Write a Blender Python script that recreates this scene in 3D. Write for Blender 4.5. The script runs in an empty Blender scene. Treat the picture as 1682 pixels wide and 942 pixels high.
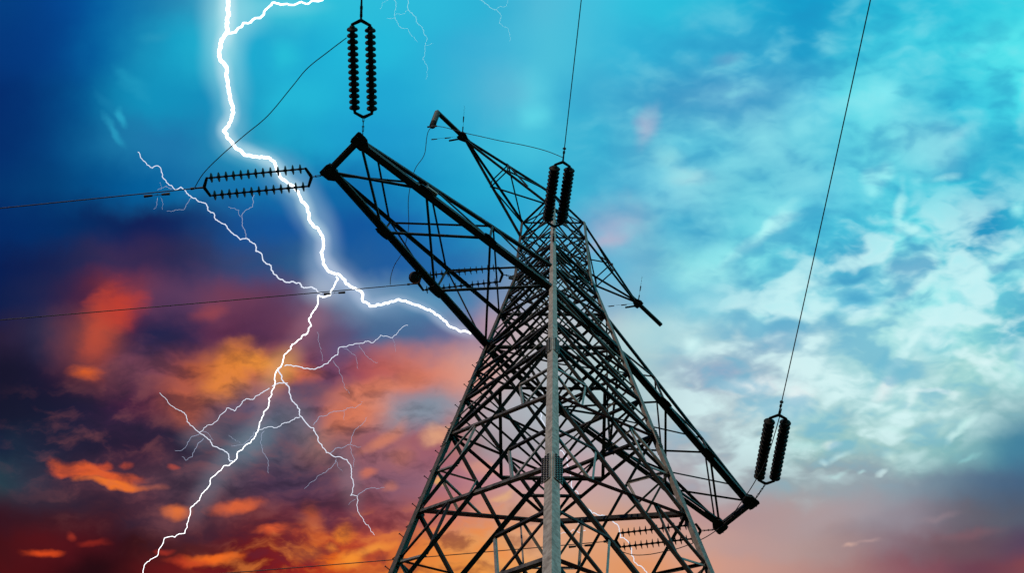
import bpy, bmesh, math, random
from mathutils import Vector, Matrix, noise
random.seed(7)
S = bpy.context.scene
COL = S.collection
# ------------------------------------------------------------------ camera
K = 1.3                                   # metres per survey unit
EYE = Vector((0, 0, 1.6))
FPX, PITCH, ROLL = 1953.868, 1.179105, 0.088189
F3 = Vector((0, math.cos(PITCH), math.sin(PITCH)))
_r = Vector((1, 0, 0)); _u = Vector((0, -math.sin(PITCH), math.cos(PITCH)))
R3 = _r*math.cos(ROLL) + _u*math.sin(ROLL)
U3 = -_r*math.sin(ROLL) + _u*math.cos(ROLL)
cd = bpy.data.cameras.new('camera'); cam = bpy.data.objects.new('camera', cd); COL.objects.link(cam)
cd.sensor_width = 36; cd.lens = 36*FPX/1682; cd.clip_start = .05; cd.clip_end = 12000
M = Matrix((( R3.x, U3.x, -F3.x, EYE.x), (R3.y, U3.y, -F3.y, EYE.y), (R3.z, U3.z, -F3.z, EYE.z), (0, 0, 0, 1)))
cam.matrix_world = M
S.camera = cam
S.cycles.use_adaptive_sampling = True; S.cycles.adaptive_threshold = .02; S.cycles.adaptive_min_samples = 8
S.cycles.max_bounces = 4; S.cycles.diffuse_bounces = 2; S.cycles.glossy_bounces = 2
# ------------------------------------------------------------------ light
SUN_EL, SUN_AZ = 15.0, -150.0             # low evening sun from behind the viewer (azimuth from +Y, clockwise)
sd = bpy.data.lights.new('sun', 'SUN'); sd.energy = 2.4; sd.angle = math.radians(.6); sd.color = (1, .76, .58)
sun = bpy.data.objects.new('sun', sd); COL.objects.link(sun)
_e, _a = math.radians(SUN_EL), math.radians(SUN_AZ)
to_sun = Vector((math.sin(_a)*math.cos(_e), math.cos(_a)*math.cos(_e), math.sin(_e)))
sun.rotation_euler = to_sun.to_track_quat('Z', 'Y').to_euler()
sun.location = (0, 0, 80)
S.view_settings.view_transform = 'Standard'; S.view_settings.look = 'None'
S.view_settings.exposure = 0; S.view_settings.gamma = 1
# ------------------------------------------------------------------ sky (world)
def lin(h, a=1):
    v = [int(h[i:i+2], 16)/255 for i in (0, 2, 4)]
    return tuple((c/12.92 if c <= .04045 else ((c+.055)/1.055)**2.4) for c in v) + (a,)
W = bpy.data.worlds.new('World'); S.world = W; W.use_nodes = True
W.cycles.sampling_method = 'MANUAL'; W.cycles.sample_map_resolution = 256
nt = W.node_tree; nt.nodes.clear()
def N(t, **k):
    n = nt.nodes.new(t)
    for a, b in k.items(): setattr(n, a, b)
    return n
def put(sock, v):
    if isinstance(v, bpy.types.NodeSocket): nt.links.new(v, sock)
    else: sock.default_value = v
def math_(op, a, b=0.0, clamp=False):
    n = N('ShaderNodeMath', operation=op, use_clamp=clamp); put(n.inputs[0], a); put(n.inputs[1], b); return n.outputs[0]
def vmath(op, a, b=None, out=0):
    n = N('ShaderNodeVectorMath', operation=op); put(n.inputs[0], a)
    if b is not None: put(n.inputs[1], b)
    return n.outputs[out]
def mixc(f, a, b):
    n = N('ShaderNodeMix', data_type='RGBA'); put(n.inputs[0], f); put(n.inputs[6], a); put(n.inputs[7], b); return n.outputs[2]
def smooth(v, a, b, c=0.0, d=1.0):
    n = N('ShaderNodeMapRange', interpolation_type='SMOOTHSTEP')
    for i, x in enumerate((v, a, b, c, d)): put(n.inputs[i], x)
    return n.outputs[0]
def noise_(vec, scale, detail=4, rough=.55, dist=0.0):
    n = N('ShaderNodeTexNoise'); put(n.inputs['Vector'], vec); n.inputs['Scale'].default_value = scale
    n.inputs['Detail'].default_value = detail; n.inputs['Roughness'].default_value = rough; n.inputs['Distortion'].default_value = dist
    return n
DIR = N('ShaderNodeTexCoord').outputs['Generated']
# chart of the heavens: the storm front is mapped on the plane tangent to the sky at a fixed compass bearing
dF = math_('MAXIMUM', vmath('DOT_PRODUCT', DIR, tuple(F3), 1), .2)
cx = math_('MULTIPLY', math_('DIVIDE', vmath('DOT_PRODUCT', DIR, tuple(R3), 1), dF), FPX/100)
cy = math_('MULTIPLY', math_('DIVIDE', vmath('DOT_PRODUCT', DIR, tuple(-U3), 1), dF), FPX/100)
cmb = N('ShaderNodeCombineXYZ'); put(cmb.inputs[0], math_('ADD', cx, 8.41)); put(cmb.inputs[1], math_('ADD', cy, 4.71))
P0 = cmb.outputs[0]                        # unit = 1/100 of a chart pixel
def warp2(vec, scale, amp, detail=3, rough=.55):
    n = noise_(vec, scale, detail, rough)
    s = N('ShaderNodeVectorMath', operation='SCALE'); put(s.inputs[0], vmath('SUBTRACT', n.outputs['Color'], (.5, .5, .5))); s.inputs['Scale'].default_value = amp
    return vmath('ADD', vec, s.outputs[0])
PW = warp2(P0, .9, .75, 4)
sep = N('ShaderNodeSeparateXYZ'); put(sep.inputs[0], PW)
SKYROWS = [
(0, '0:00478c 100:00479a 180:0068ac 240:1580b4 300:2a90bc 350:38a8cc 420:48c4dc 480:38c8e0 560:2cc4e0 700:2fc0e2 790:2cb8dc 840:3cb8dc 900:5cc4e0 1000:38c4e4 1080:2cc8e4 1200:28b8dc 1290:18a8d4 1350:12a0d0 1440:24bcdc 1540:30c8e4 1620:2ed0e6 1682:38d8ea'),
(80, '0:003f88 100:004898 170:0070b0 230:1890bc 290:14a8d0 340:24b4d4 420:1cb0d8 480:1ca8d4 560:22c0e2 650:26c0e2 720:2cb4dc 790:3cb4dc 850:48c0e0 920:54c8e2 1000:34bce0 1060:30b4dc 1160:38b0d8 1250:38aed8 1310:1ea2d0 1350:26a8d4 1400:3cc4e0 1480:44d4ea 1560:38d0e6 1620:50e4f0 1682:58ecf4'),
(160, '0:002c70 60:003c80 130:0060a0 200:1090bc 270:1098c4 330:1490c0 400:189cc8 460:26c0e0 540:20b8dc 620:1ea8d8 700:24b4dc 770:40b8dc 830:60bcdc 880:60d8ec 930:34b0d8 1000:48b8dc 1080:40a4d0 1150:4ca4d0 1210:60b0d8 1280:58b4d8 1340:60ccea 1400:5ce0ee 1450:84f2fa 1500:50cce4 1580:38c8e4 1650:48dcee 1682:50e8f4'),
(235, '0:002c6c 80:004484 150:0868a0 200:1c80b0 270:1c78b0 330:1a80b4 400:2898c0 470:1cb0d4 560:1ca4d4 650:1c9ed4 720:28acd8 800:34b8dc 870:4ccce6 930:34b4d8 1000:3cb8dc 1060:6cc0dc 1110:68d0e8 1180:54c0de 1250:84d8ea 1300:70d4e8 1380:54cce4 1440:70e4f0 1490:80dcec 1560:8cdcec 1600:40c4e0 1682:30b8da'),
(310, '0:003470 100:00467e 200:005a98 270:0068a4 340:1c74ac 420:0f78b4 500:106cac 580:0e6cac 650:1486c0 720:1ca0d0 800:28b0d8 870:2cb0d8 960:44bcdc 1010:48b0d8 1070:78d4ea 1120:8cd8ea 1170:7cd4e6 1240:5cc8e0 1310:80d8ea 1380:58cce6 1430:70e0ee 1480:44cce4 1540:50d4e8 1600:38c4e0 1650:2cb0d6 1682:50d0e4'),
(370, '0:002a68 100:00306a 180:06285e 230:141c54 300:0c2c64 370:1a4c88 440:1058a0 500:1458a0 580:1058a0 650:1464ac 720:1c7cbc 800:24a0d0 880:34b4dc 970:60acd4 1010:88b4d4 1060:80c4dc 1110:50bcdc 1170:48b0d4 1230:70dcea 1270:8ce8f2 1320:5cd0e8 1400:40c0de 1450:60d8ea 1490:70e4f0 1540:50d4e6 1600:209fcb 1640:24a4d0 1682:40c8e0'),
(430, '0:021c54 80:142050 150:2a2a54 200:402c54 260:2c2650 330:2c3460 400:3c4a78 450:1c5088 520:3c6c98 600:1c5ca0 660:2060a4 740:2470b0 810:3080b8 880:70a8c8 960:60b4d8 1020:70c0de 1080:78b8d4 1120:80dce8 1180:98eef4 1240:84e8f0 1290:60cce2 1350:58c4e0 1400:40acd2 1440:74d0e4 1490:a0e8f0 1530:80e0ec 1590:48b8d4 1640:80dcea 1682:a0f0f4'),
(490, '0:0a1c4c 60:1a2250 110:382040 160:6c2838 200:983838 250:58385c 320:5a3c60 380:7c4058 440:603858 480:604468 540:6a7898 600:7898b8 660:5080a8 720:3c8cb8 780:5080b0 830:8090b4 900:a0bcc8 960:80b4d0 1020:90b8d0 1070:74c0dc 1120:70c8e0 1180:94dcea 1250:64bcd8 1300:84d8ea 1350:98e4ee 1400:6cc4e0 1460:94e4ee 1520:a8f4f4 1580:8ce8f0 1640:70d4e4 1682:60c0d8'),
(550, '0:281c38 40:2e2444 80:283050 120:50304c 150:984438 190:703840 220:402044 270:20244c 320:4c2c50 370:68304c 430:4c2c50 480:784058 520:805870 570:58507c 620:487098 680:4c6c98 740:606c98 790:b08ca0 850:c8b4b8 920:c8c8cc 1000:b8d0d8 1060:b8e0e4 1120:b0dce4 1180:b0d8e0 1250:a0c8dc 1310:94c4dc 1370:a8dce4 1430:b0ecec 1480:b8eeee 1540:94dce8 1600:a4ece8 1650:60c0d4 1682:60bcd0'),
(610, '0:16122a 60:1a1834 110:301c3c 140:804040 170:6c3844 220:683c50 260:784454 300:a84c40 340:d07038 390:e88c3c 440:c86850 500:803c58 560:604468 610:b85458 660:d07060 720:e08c78 780:e0a090 830:c0b0b4 900:b0b8c0 960:b4c8cc 1040:b8d8d8 1100:a8c8d4 1160:a0b4cc 1220:a8c4d4 1290:a4c0d0 1340:b8e4e8 1400:a8dce0 1460:98d4dc 1520:b0dce0 1580:a4dcd8 1640:a0dcdc 1682:b0ecea'),
(670, '0:14142c 60:182038 120:242444 180:401c3c 240:4c2440 280:904848 320:b86048 370:705060 420:585878 480:6a5c70 520:805470 570:d07860 620:e89074 660:9890a0 710:808ca0 760:c89898 800:b0a0a8 850:b0b4bc 920:b0bcc4 980:b0c8cc 1060:b8d4d8 1120:b4c8d0 1180:b8ccd4 1240:c4e0e4 1310:d4f0f0 1370:a0d0d4 1430:b4e0e2 1490:b4e4e4 1540:b8e2e2 1600:98c8cc 1682:88b8c0'),
(730, '0:14203c 30:1c3044 70:202840 140:2e2038 230:381e38 300:2c2038 370:484c60 430:4c5468 480:604c60 540:b07060 600:90586c 650:b07070 700:985870 740:b87068 790:a8888c 850:a8a8b0 920:b0a8b0 980:b8b4bc 1060:b8bcc4 1130:b0b8c0 1200:a8c0c8 1270:a8c4c8 1340:a0d0cc 1410:a0ccca 1470:a8d0d0 1540:88c0c0 1600:80b4bc 1640:5898a8 1682:4080a0'),
(790, '0:26404c 40:30384a 90:38283c 150:4a2c3c 220:5a3040 290:5a3848 360:605060 420:60485a 480:543450 540:584058 600:98606c 660:805870 720:b07480 780:c08088 840:c498a0 920:c8a4ac 980:c8a8a8 1060:b8a8ac 1140:b0a8b0 1210:a4a8b0 1280:a0b4b8 1350:98a8b0 1420:98acb4 1480:909ca8 1540:7890a0 1600:607c94 1682:44688c'),
(850, '0:38101c 60:38141e 120:4a1820 180:401c28 250:4c2c3c 310:5c3c48 370:58303c 430:702c30 480:682c38 540:6c3040 600:a04848 660:904c54 720:d07464 780:d08c7c 840:d8a084 920:dcac94 980:d8a890 1060:d0a090 1140:c09898 1210:b89898 1290:b49c9c 1360:b0a0a4 1430:a49ca4 1500:98909c 1560:80747f 1620:706870 1682:586074'),
(900, '0:400c10 80:5c1014 150:480c14 210:2c0a10 270:4c1818 330:5c2420 390:6c1414 440:781c1c 500:a03020 560:c84820 620:c85030 680:e07838 740:ec9448 800:eca060 870:e8a878 940:e0a888 1010:e8a070 1090:dca890 1170:c8a098 1240:c09c98 1310:b89c98 1390:a88c8c 1460:8c7c88 1530:886068 1600:745058 1682:504060'),
(942, '0:500c0c 80:4c080c 130:200408 190:280408 250:5c1414 330:781414 400:5c1014 460:901818 520:b83418 580:b83818 640:e07c30 720:f08c34 800:f09c48 880:eca868 960:e4a078 1050:e8985c 1120:e4a080 1200:d4a090 1300:c0948c 1380:b08480 1460:98606a 1530:90505c 1600:603c50 1682:884850'),
]
fx = math_('DIVIDE', sep.outputs[0], 16.82)
prev = None; py = 0
for y, row in SKYROWS:
    r = N('ShaderNodeValToRGB'); r.color_ramp.interpolation = 'B_SPLINE'; put(r.inputs[0], fx)
    st = [s.split(':') for s in row.split()]
    while len(st) > 32: st.pop(min(range(1, len(st)-1), key=lambda i: float(st[i+1][0])-float(st[i-1][0])))
    el = r.color_ramp.elements
    while len(el) < len(st): el.new(.5)
    for e, (x, h) in zip(el, st): e.position = float(x)/1682
    for e, (x, h) in zip(el, st): e.color = lin(h)
    if prev is None: prev = r.outputs[0]
    else: prev = mixc(smooth(sep.outputs[1], py/100, y/100), prev, r.outputs[0])
    py = y
col = prev
# cloud puffs: (x, y, half-length, half-width, tilt in degrees rising to the right, colour, strength, softness)
PUFFS = '''
20,120,170,240,0,002a6c,.45,1;60,660,110,60,0,14122a,.6,1;130,725,150,28,0,1c1a34,.6,1;430,712,90,34,8,4c5064,.55,1;480,785,100,30,14,443850,.6,1
90,825,130,26,0,342838,.6,1;270,790,120,34,-4,483444,.5,1;560,840,80,26,10,5c2c44,.5,1;380,880,110,22,6,541a28,.5,1;230,700,90,26,-10,2c2440,.55,1
1640,830,150,70,20,48586c,.5,1;1570,905,170,34,8,64525e,.5,1;1450,860,120,22,8,8c8490,.4,1;520,560,60,24,10,584464,.5,1;90,480,90,40,0,1c2450,.5,1
165,545,30,62,-12,c85038,.75,.9;140,610,26,12,0,f06828,.9,.7;192,502,38,34,20,c84030,.85,.9;345,512,26,16,0,a04850,.7,.9
268,560,62,34,20,20244c,.75,.9;388,588,38,24,38,f08a34,.8,.9;362,635,38,26,38,f08a3c,.85,.85;424,590,30,18,0,ff9c38,.8,.9
480,612,48,15,0,e87848,.75,.8;300,655,32,44,30,c86448,.6,.9;240,600,60,14,-12,84485a,.6,.9;100,650,90,50,0,161430,.5,1
505,648,42,22,0,504c68,.75,.8;570,685,50,24,30,e88058,.7,.9;625,640,90,14,8,f08860,.65,.9;690,682,60,24,12,8898a8,.8,.9
150,776,72,12,-10,e8602c,.95,.5;190,798,56,8,-10,f87828,.95,.6;110,772,30,9,0,e05c34,.8,.6;172,765,20,7,0,d85430,.8,.6
211,763,12,7,0,c85038,.8,.6;252,803,22,6,0,b06050,.6,.8;284,768,9,5,0,c05040,.7,.7;293,842,26,12,0,f07838,.9,.7
388,832,42,10,12,e86838,.9,.7;72,906,30,7,2,e04a18,.9,.7;118,881,11,7,0,a03020,.8,.7;150,894,24,7,0,902418,.8,.8
350,918,46,10,12,f86c18,1,.6;312,926,40,8,5,c84020,.8,.8;270,913,14,5,0,b83420,.7,.8
455,874,38,9,5,e86030,.9,.7;518,868,20,38,15,e06828,.8,.9;505,908,24,14,0,f08030,.85,.9;567,880,18,18,-40,f88828,.95,.8
545,904,12,8,0,f88c30,.8,.8;610,908,44,9,18,f8983c,.9,.8;552,926,32,12,0,f07018,.8,.8;578,922,20,14,0,ff9830,.85,.9
480,895,30,30,0,5c2430,.5,.9;440,800,60,34,0,4c304c,.5,1;530,860,24,16,0,60304a,.5,.9
625,722,45,10,32,e08868,.75,.8;715,716,30,14,18,f0b088,.85,.8;660,752,22,22,0,c87868,.6,.9;600,780,16,8,25,d87860,.8,.7
640,800,18,8,10,c87868,.7,.8;722,794,10,7,-20,f4b468,.85,.8;825,814,24,7,8,f0b880,.6,.8;790,770,34,12,0,e8a080,.5,.9
360,705,64,34,20,484c60,.6,1;560,745,30,24,0,64506c,.5,1
201,192,12,8,-50,2cb0d4,.7,.8;188,216,28,8,-48,28a0c8,.8,.8;215,130,34,10,-42,20a0c8,.6,.9;222,150,30,9,-45,22a0c8,.5,.9
170,165,24,8,-48,1884b4,.5,.9;255,58,30,12,10,289cc4,.6,1;470,90,40,30,0,2cd0e4,.6,1;520,70,60,40,0,1cb0d8,.3,1
1063,208,22,42,-22,b4bcd8,.7,1;1195,98,28,14,20,64acd4,.8,1;1100,260,30,20,0,90dce8,.7,1;1130,290,44,18,5,a8e0ea,.8,1
1010,378,56,30,28,a8b8d8,.65,1;1000,395,44,12,24,c8b8d0,.5,1;880,190,30,20,0,64e0f0,.7,1;1150,385,50,30,20,48a8d0,.6,1
1245,388,78,10,36,b8ffff,.95,.9;1285,368,34,12,30,c8ffff,.7,.9;1435,290,20,16,40,a8fcff,.9,.7;1455,276,16,14,0,a4f8fc,.9,.7
1432,314,14,10,0,a4fcff,.8,.7;1556,293,20,7,8,b8ffff,.95,.7;1508,300,9,9,0,90f0f8,.8,.7;1477,345,10,40,-8,c0ffff,.95,.6
1496,380,28,11,-6,c8ffff,.95,.6;1480,408,10,16,20,98f4f6,.9,.7;1620,370,40,54,-30,1c98c8,.8,1;1410,425,52,28,35,38a8d0,.8,1
1500,452,42,28,0,dcffff,.95,.8;1530,430,16,24,0,d0ffff,.8,.8;1600,450,64,14,33,ccffff,.95,.7;1640,428,22,12,30,c8ffff,.9,.8
1674,342,14,12,35,a8ffff,.9,.7;1320,466,42,16,10,c8f4f8,.9,.8;1145,450,54,18,0,a8f4f6,.7,.9;1135,563,16,14,0,d4fcfc,.85,.9
1245,528,22,32,0,c4fcfc,.8,1;1242,634,54,15,-4,f4ffff,.9,.8;1310,645,30,24,0,f4ffff,.9,.9;1190,608,26,14,0,a0b0cc,.75,1
1240,582,62,18,18,90b8d0,.65,1;1410,490,30,24,0,60c0e0,.8,.9;1495,480,62,9,32,d8ffff,.85,.7;1500,562,64,10,48,d8ffff,.85,.7
1452,640,26,12,48,fcffff,.95,.6;1496,655,24,9,48,e8ffff,.9,.7;1540,645,42,5,-2,ecffff,.95,.6;1568,650,10,9,0,e8ffff,.9,.7
1615,592,22,6,12,ecffff,.95,.6;1678,592,14,30,0,dcffff,.8,.9;1585,702,30,7,38,ccf8f4,.95,.6;1562,720,20,7,40,dcfffc,.95,.6
1505,715,13,6,22,b4eae8,.8,.7;1368,732,16,6,0,f4fffc,.95,.7;1382,750,24,5,22,dcfcf8,.95,.6;1352,760,8,5,0,e4fffc,.95,.7
1460,755,14,10,0,dcfcf4,.9,.9;1463,708,26,7,8,d4fcf8,.85,.6;1447,780,10,4,20,e0fcfc,.95,.6;1415,780,6,3,0,c8f0f0,.8,.7
1378,779,17,4,12,b8e0e0,.9,.7;1592,750,20,4,32,9cdcdc,.8,.7;1445,602,34,8,55,8cd0e0,.7,.9;1488,602,16,8,50,88d0e0,.7,.9
1670,540,44,12,42,50b8d4,.8,.9;1664,735,44,40,30,4080a0,.6,1;1397,899,11,4,8,e4b8a8,.9,.7;1424,892,20,3,14,c8a4a0,.7,.8
1320,735,30,8,0,c4f0ee,.7,.8;1345,690,40,10,0,a0d8da,.5,.9;1390,690,26,16,0,94bcc8,.6,1;1520,700,40,10,30,a0ccd0,.6,.9
1590,880,64,12,10,906068,.5,1;1540,852,40,8,10,a08890,.5,1;1665,60,60,14,40,5cecf4,.6,1;1600,82,40,16,25,70f0fa,.7,1
1480,60,70,20,10,48d8ec,.5,1;1580,170,40,16,0,38c4e4,.6,1;1460,150,26,14,0,8cf4fc,.8,.9;1575,222,30,9,20,a0e8f4,.7,.8
1180,40,70,20,0,28b4dc,.4,1;1330,25,60,50,0,109ed0,.4,1;945,400,20,20,0,60b8d8,.3,1
'''
PE = warp2(P0, 1.7, .34, 3, .5)
def stretched(vec, ang, sx, sy):
    m = N('ShaderNodeMapping'); put(m.inputs[0], vec); m.inputs['Rotation'].default_value = (0, 0, math.radians(ang)); m.inputs['Scale'].default_value = (sx, sy, 1); return m.outputs[0]
ea = noise_(stretched(PE, 42, .7, 1.9), 1.5, 4, .55).outputs['Fac']; eb = noise_(stretched(PE, 12, .75, 1.7), 1.9, 5, .58).outputs['Fac']
side = N('ShaderNodeMix', data_type='FLOAT'); put(side.inputs[0], smooth(sep.outputs[0], 8.0, 10.0)); put(side.inputs[2], eb); put(side.inputs[3], ea)
edgeo = math_('MULTIPLY', math_('SUBTRACT', side.outputs[0], .52), 1.5)
FRAMES = {}
def frame(vec, ang):
    k = (id(vec.node), ang)
    if k not in FRAMES:
        c, s_ = math.cos(math.radians(ang)), math.sin(math.radians(ang))
        cb = N('ShaderNodeCombineXYZ'); put(cb.inputs[0], vmath('DOT_PRODUCT', vec, (c, -s_, 0), 1)); put(cb.inputs[1], vmath('DOT_PRODUCT', vec, (s_, c, 0), 1))
        FRAMES[k] = cb.outputs[0]
    return FRAMES[k]
def puff(col, x, y, rx, ry, ang, h, st, so, vec, rag=True):
    q = round(ang/10)*10
    if q == -90: q = 90
    c, s_ = math.cos(math.radians(q)), math.sin(math.radians(q)); x, y = x/100, y/100
    seq = N('ShaderNodeVectorMath', operation='MULTIPLY_ADD')      # keeps the shader evaluated one cloud at a time
    put(seq.inputs[0], col); seq.inputs[1].default_value = (1e-7, 1e-7, 0); put(seq.inputs[2], frame(vec, q))
    m = N('ShaderNodeVectorMath', operation='MULTIPLY_ADD'); put(m.inputs[0], seq.outputs[0])
    m.inputs[1].default_value = (100/rx, 100/ry, 0); m.inputs[2].default_value = (-(c*x - s_*y)*100/rx, -(s_*x + c*y)*100/ry, 0)
    l = vmath('LENGTH', m.outputs[0], None, 1)
    rag = rag and so < 1
    if rag: l = math_('ADD', l, edgeo)
    return mixc(smooth(l, max(0, 1-so*1.15) if rag else max(0, 1-so), 1+(.55 if rag else .3)*so, st, 0.0), col, lin(h))
for line in PUFFS.strip().replace('\n', ';').split(';'):
    a = line.split(','); v = [float(t) for t in a[:5]]
    col = puff(col, *v, a[5], float(a[6])*(.62 if v[0] > 1300 and v[1] > 570 and v[2] < 30 else .8 if v[0] > 1200 else 1), max(.92, float(a[7])) if v[0] > 1200 and float(a[7]) < 1 else float(a[7]), PE)
# fine wisps: slanting mottled texture over the torn clouds to the right, and ragged fire-lit scraps low on the left
PM = warp2(P0, 1.3, .35, 2)
wn = noise_(stretched(PM, 40, .62, 1.15), 1.35, 3, .5, .1).outputs['Fac']
wf = noise_(stretched(PM, 44, .62, 1.25), 3.4, 3, .5, .1).outputs['Fac']
wn = math_('ADD', math_('MULTIPLY', wn, .72), math_('MULTIPLY', wf, .28))
def region(x, y, rx, ry, ang):
    m = N('ShaderNodeMapping', vector_type='TEXTURE'); put(m.inputs[0], PW)
    m.inputs['Location'].default_value = (x/100, y/100, 0); m.inputs['Rotation'].default_value = (0, 0, -math.radians(ang)); m.inputs['Scale'].default_value = (rx/100, ry/100, 1)
    return smooth(vmath('LENGTH', m.outputs[0], None, 1), .55, 1.1, 1.0, 0.0)
rg = region(1440, 560, 450, 230, 22); ru = region(1420, 260, 520, 330, 0)
col = mixc(math_('MULTIPLY', math_('MULTIPLY', smooth(wn, .47, .62), rg), .82), col, lin('e0ffff'))
col = mixc(math_('MULTIPLY', math_('MULTIPLY', smooth(wn, .51, .38), rg), .55), col, lin('5cb4d4'))
col = mixc(math_('MULTIPLY', math_('MULTIPLY', smooth(wn, .47, .70), ru), .5), col, lin('96f0f8'))
col = mixc(math_('MULTIPLY', math_('MULTIPLY', smooth(wn, .52, .36), ru), .5), col, lin('1c94c8'))
rot2 = N('ShaderNodeMapping'); put(rot2.inputs[0], PW); rot2.inputs['Scale'].default_value = (.9, 1.9, 1); rot2.inputs['Rotation'].default_value = (0, 0, math.radians(14))
fn = noise_(rot2.outputs[0], 1.5, 5, .56, .1).outputs['Fac']
rf = region(620, 915, 330, 85, 8)
col = mixc(math_('MULTIPLY', math_('MULTIPLY', smooth(fn, .47, .70), rf), .55), col, lin('f88a38'))
col = mixc(math_('MULTIPLY', math_('MULTIPLY', smooth(fn, .53, .34), rf), .6), col, lin('6c2030'))
rf2 = region(380, 730, 420, 200, 0)
col = mixc(math_('MULTIPLY', math_('MULTIPLY', smooth(fn, .56, .30), rf2), .58), col, lin('1c1a30'))
col = mixc(math_('MULTIPLY', math_('MULTIPLY', smooth(fn, .48, .72), rf2), .3), col, lin('a05a58'))
# glow of the flash, painted into the sky colour around the bolt
GLOW = '''
372,20,40,70,0,b0ecf4,.75,1;372,30,16,80,0,d8fcff,.6,1;400,25,40,34,0,90e0f0,.6,1;366,95,34,60,0,98e4f0,.7,1;380,150,30,60,0,80d4e8,.65,1
378,215,30,40,0,88cce4,.6,1;420,258,60,22,-22,78c8e0,.6,1;470,290,55,34,-45,80c0dc,.55,1;508,345,56,30,-60,98c8e4,.6,1;530,410,30,60,0,90b8dc,.65,1
548,455,50,30,-30,a8bcdc,.6,1;600,492,60,22,-15,90b0d4,.55,1;670,492,70,22,-8,88b0d0,.5,1;740,525,50,18,-32,90b4d0,.4,1;460,10,70,16,0,80dcec,.6,1
505,540,60,24,62,b07888,.45,1;462,605,40,26,50,ffc058,.6,1;440,650,60,18,72,c09090,.35,1;415,725,60,28,45,84a0b0,.55,1;350,790,70,22,55,808898,.45,1
500,700,70,30,-50,889098,.3,1;575,790,60,20,-80,a08c98,.35,1;330,720,34,20,0,707888,.4,1;530,475,34,26,0,c0d0e4,.6,1
'''
for line in GLOW.strip().replace('\n', ';').split(';'):
    a = line.split(','); v = [float(t) for t in a[:5]]
    v[2] *= 1.15; v[3] *= 1.15; a[6] = str(float(a[6])*.78)
    col = puff(col, *v, a[5], float(a[6]), float(a[7]), P0, False)
GP = [(374, -10), (376, 40), (360, 85), (376, 150), (380, 190), (368, 215), (385, 242), (428, 257), (452, 272), (470, 298), (492, 316), (512, 366), (530, 388), (530, 425), (548, 446), (577, 470), (604, 502), (655, 492), (700, 510), (738, 537), (772, 548)]
for i, (a, b) in enumerate(zip(GP, GP[1:])):  # tight halo along the main channel, also painted into the sky colour
    an = math.degrees(math.atan2(-(b[1]-a[1]), b[0]-a[0])) % 180
    if an > 90: an -= 180
    hl = math.hypot(b[0]-a[0], b[1]-a[1])/2
    col = puff(col, (a[0]+b[0])/2, (a[1]+b[1])/2, hl+13, 15 if i < 16 else 11, an, 'd4f4ff' if i < 12 else 'c8d8f0', .5 if i < 16 else .38, 1, P0, False)
hs = N('ShaderNodeHueSaturation'); hs.inputs['Saturation'].default_value = 1.0; hs.inputs['Value'].default_value = .97; put(hs.inputs['Color'], col)
bg = N('ShaderNodeBackground'); put(bg.inputs[0], hs.outputs[0]); bg.inputs[1].default_value = 1.0
sk = N('ShaderNodeTexSky', sky_type='NISHITA'); sk.sun_disc = False; sk.sun_elevation = math.radians(SUN_EL); sk.sun_rotation = math.radians(SUN_AZ)
bg2 = N('ShaderNodeBackground'); put(bg2.inputs[0], sk.outputs[0]); bg2.inputs[1].default_value = .06
mx = N('ShaderNodeMixShader'); mx.inputs[0].default_value = .96       # the storm deck lets a little clear sky through
put(mx.inputs[1], bg2.outputs[0]); put(mx.inputs[2], bg.outputs[0])
wo = N('ShaderNodeOutputWorld'); put(wo.inputs[0], mx.outputs[0])

# ------------------------------------------------------------------ helpers
def mat(name, c1, c2, rough=.6, metal=0.0, scale=6, c3=None, bump=.15):
    m = bpy.data.materials.new(name); m.use_nodes = True; t = m.node_tree; b = t.nodes['Principled BSDF']
    tc = t.nodes.new('ShaderNodeTexCoord')
    n = t.nodes.new('ShaderNodeTexNoise'); n.inputs['Scale'].default_value = scale; n.inputs['Detail'].default_value = 6; n.inputs['Roughness'].default_value = .65
    t.links.new(tc.outputs['Object'], n.inputs['Vector'])
    r = t.nodes.new('ShaderNodeValToRGB'); r.color_ramp.elements[0].position = .35; r.color_ramp.elements[1].position = .65
    r.color_ramp.elements[0].color = (*c1, 1); r.color_ramp.elements[1].color = (*c2, 1)
    if c3: e = r.color_ramp.elements.new(.78); e.color = (*c3, 1)
    t.links.new(n.outputs['Fac'], r.inputs[0]); t.links.new(r.outputs[0], b.inputs['Base Color'])
    b.inputs['Specular IOR Level'].default_value = .25; b.inputs['Roughness'].default_value = rough; b.inputs['Metallic'].default_value = metal
    bp = t.nodes.new('ShaderNodeBump'); bp.inputs['Strength'].default_value = bump; bp.inputs['Distance'].default_value = .01
    t.links.new(n.outputs['Fac'], bp.inputs['Height']); t.links.new(bp.outputs[0], b.inputs['Normal'])
    return m
M_LEG = mat('lit_galvanised_steel', (.17, .15, .13), (.38, .36, .325), .65, .05, 9, (.12, .07, .045))  # near leg: its brighter light is put into the base colour
M_LEGD = mat('shaded_galvanised_steel', (.045, .038, .032), (.10, .085, .07), .7, .05, 9, (.06, .035, .022))  # left and far legs: same steel with shade put into the base colour
M_LEGM = mat('half_shaded_galvanised_steel', (.09, .085, .08), (.19, .18, .165), .65, .05, 9, (.08, .05, .035))  # right leg: same steel with half shade put into the base colour
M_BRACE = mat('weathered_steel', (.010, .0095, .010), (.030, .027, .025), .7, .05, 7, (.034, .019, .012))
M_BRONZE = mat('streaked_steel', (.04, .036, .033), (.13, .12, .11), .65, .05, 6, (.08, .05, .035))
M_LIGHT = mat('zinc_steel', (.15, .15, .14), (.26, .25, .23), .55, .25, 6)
M_ARM = mat('dark_steel', (.014, .014, .016), (.035, .034, .034), .6, .2, 5)
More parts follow.
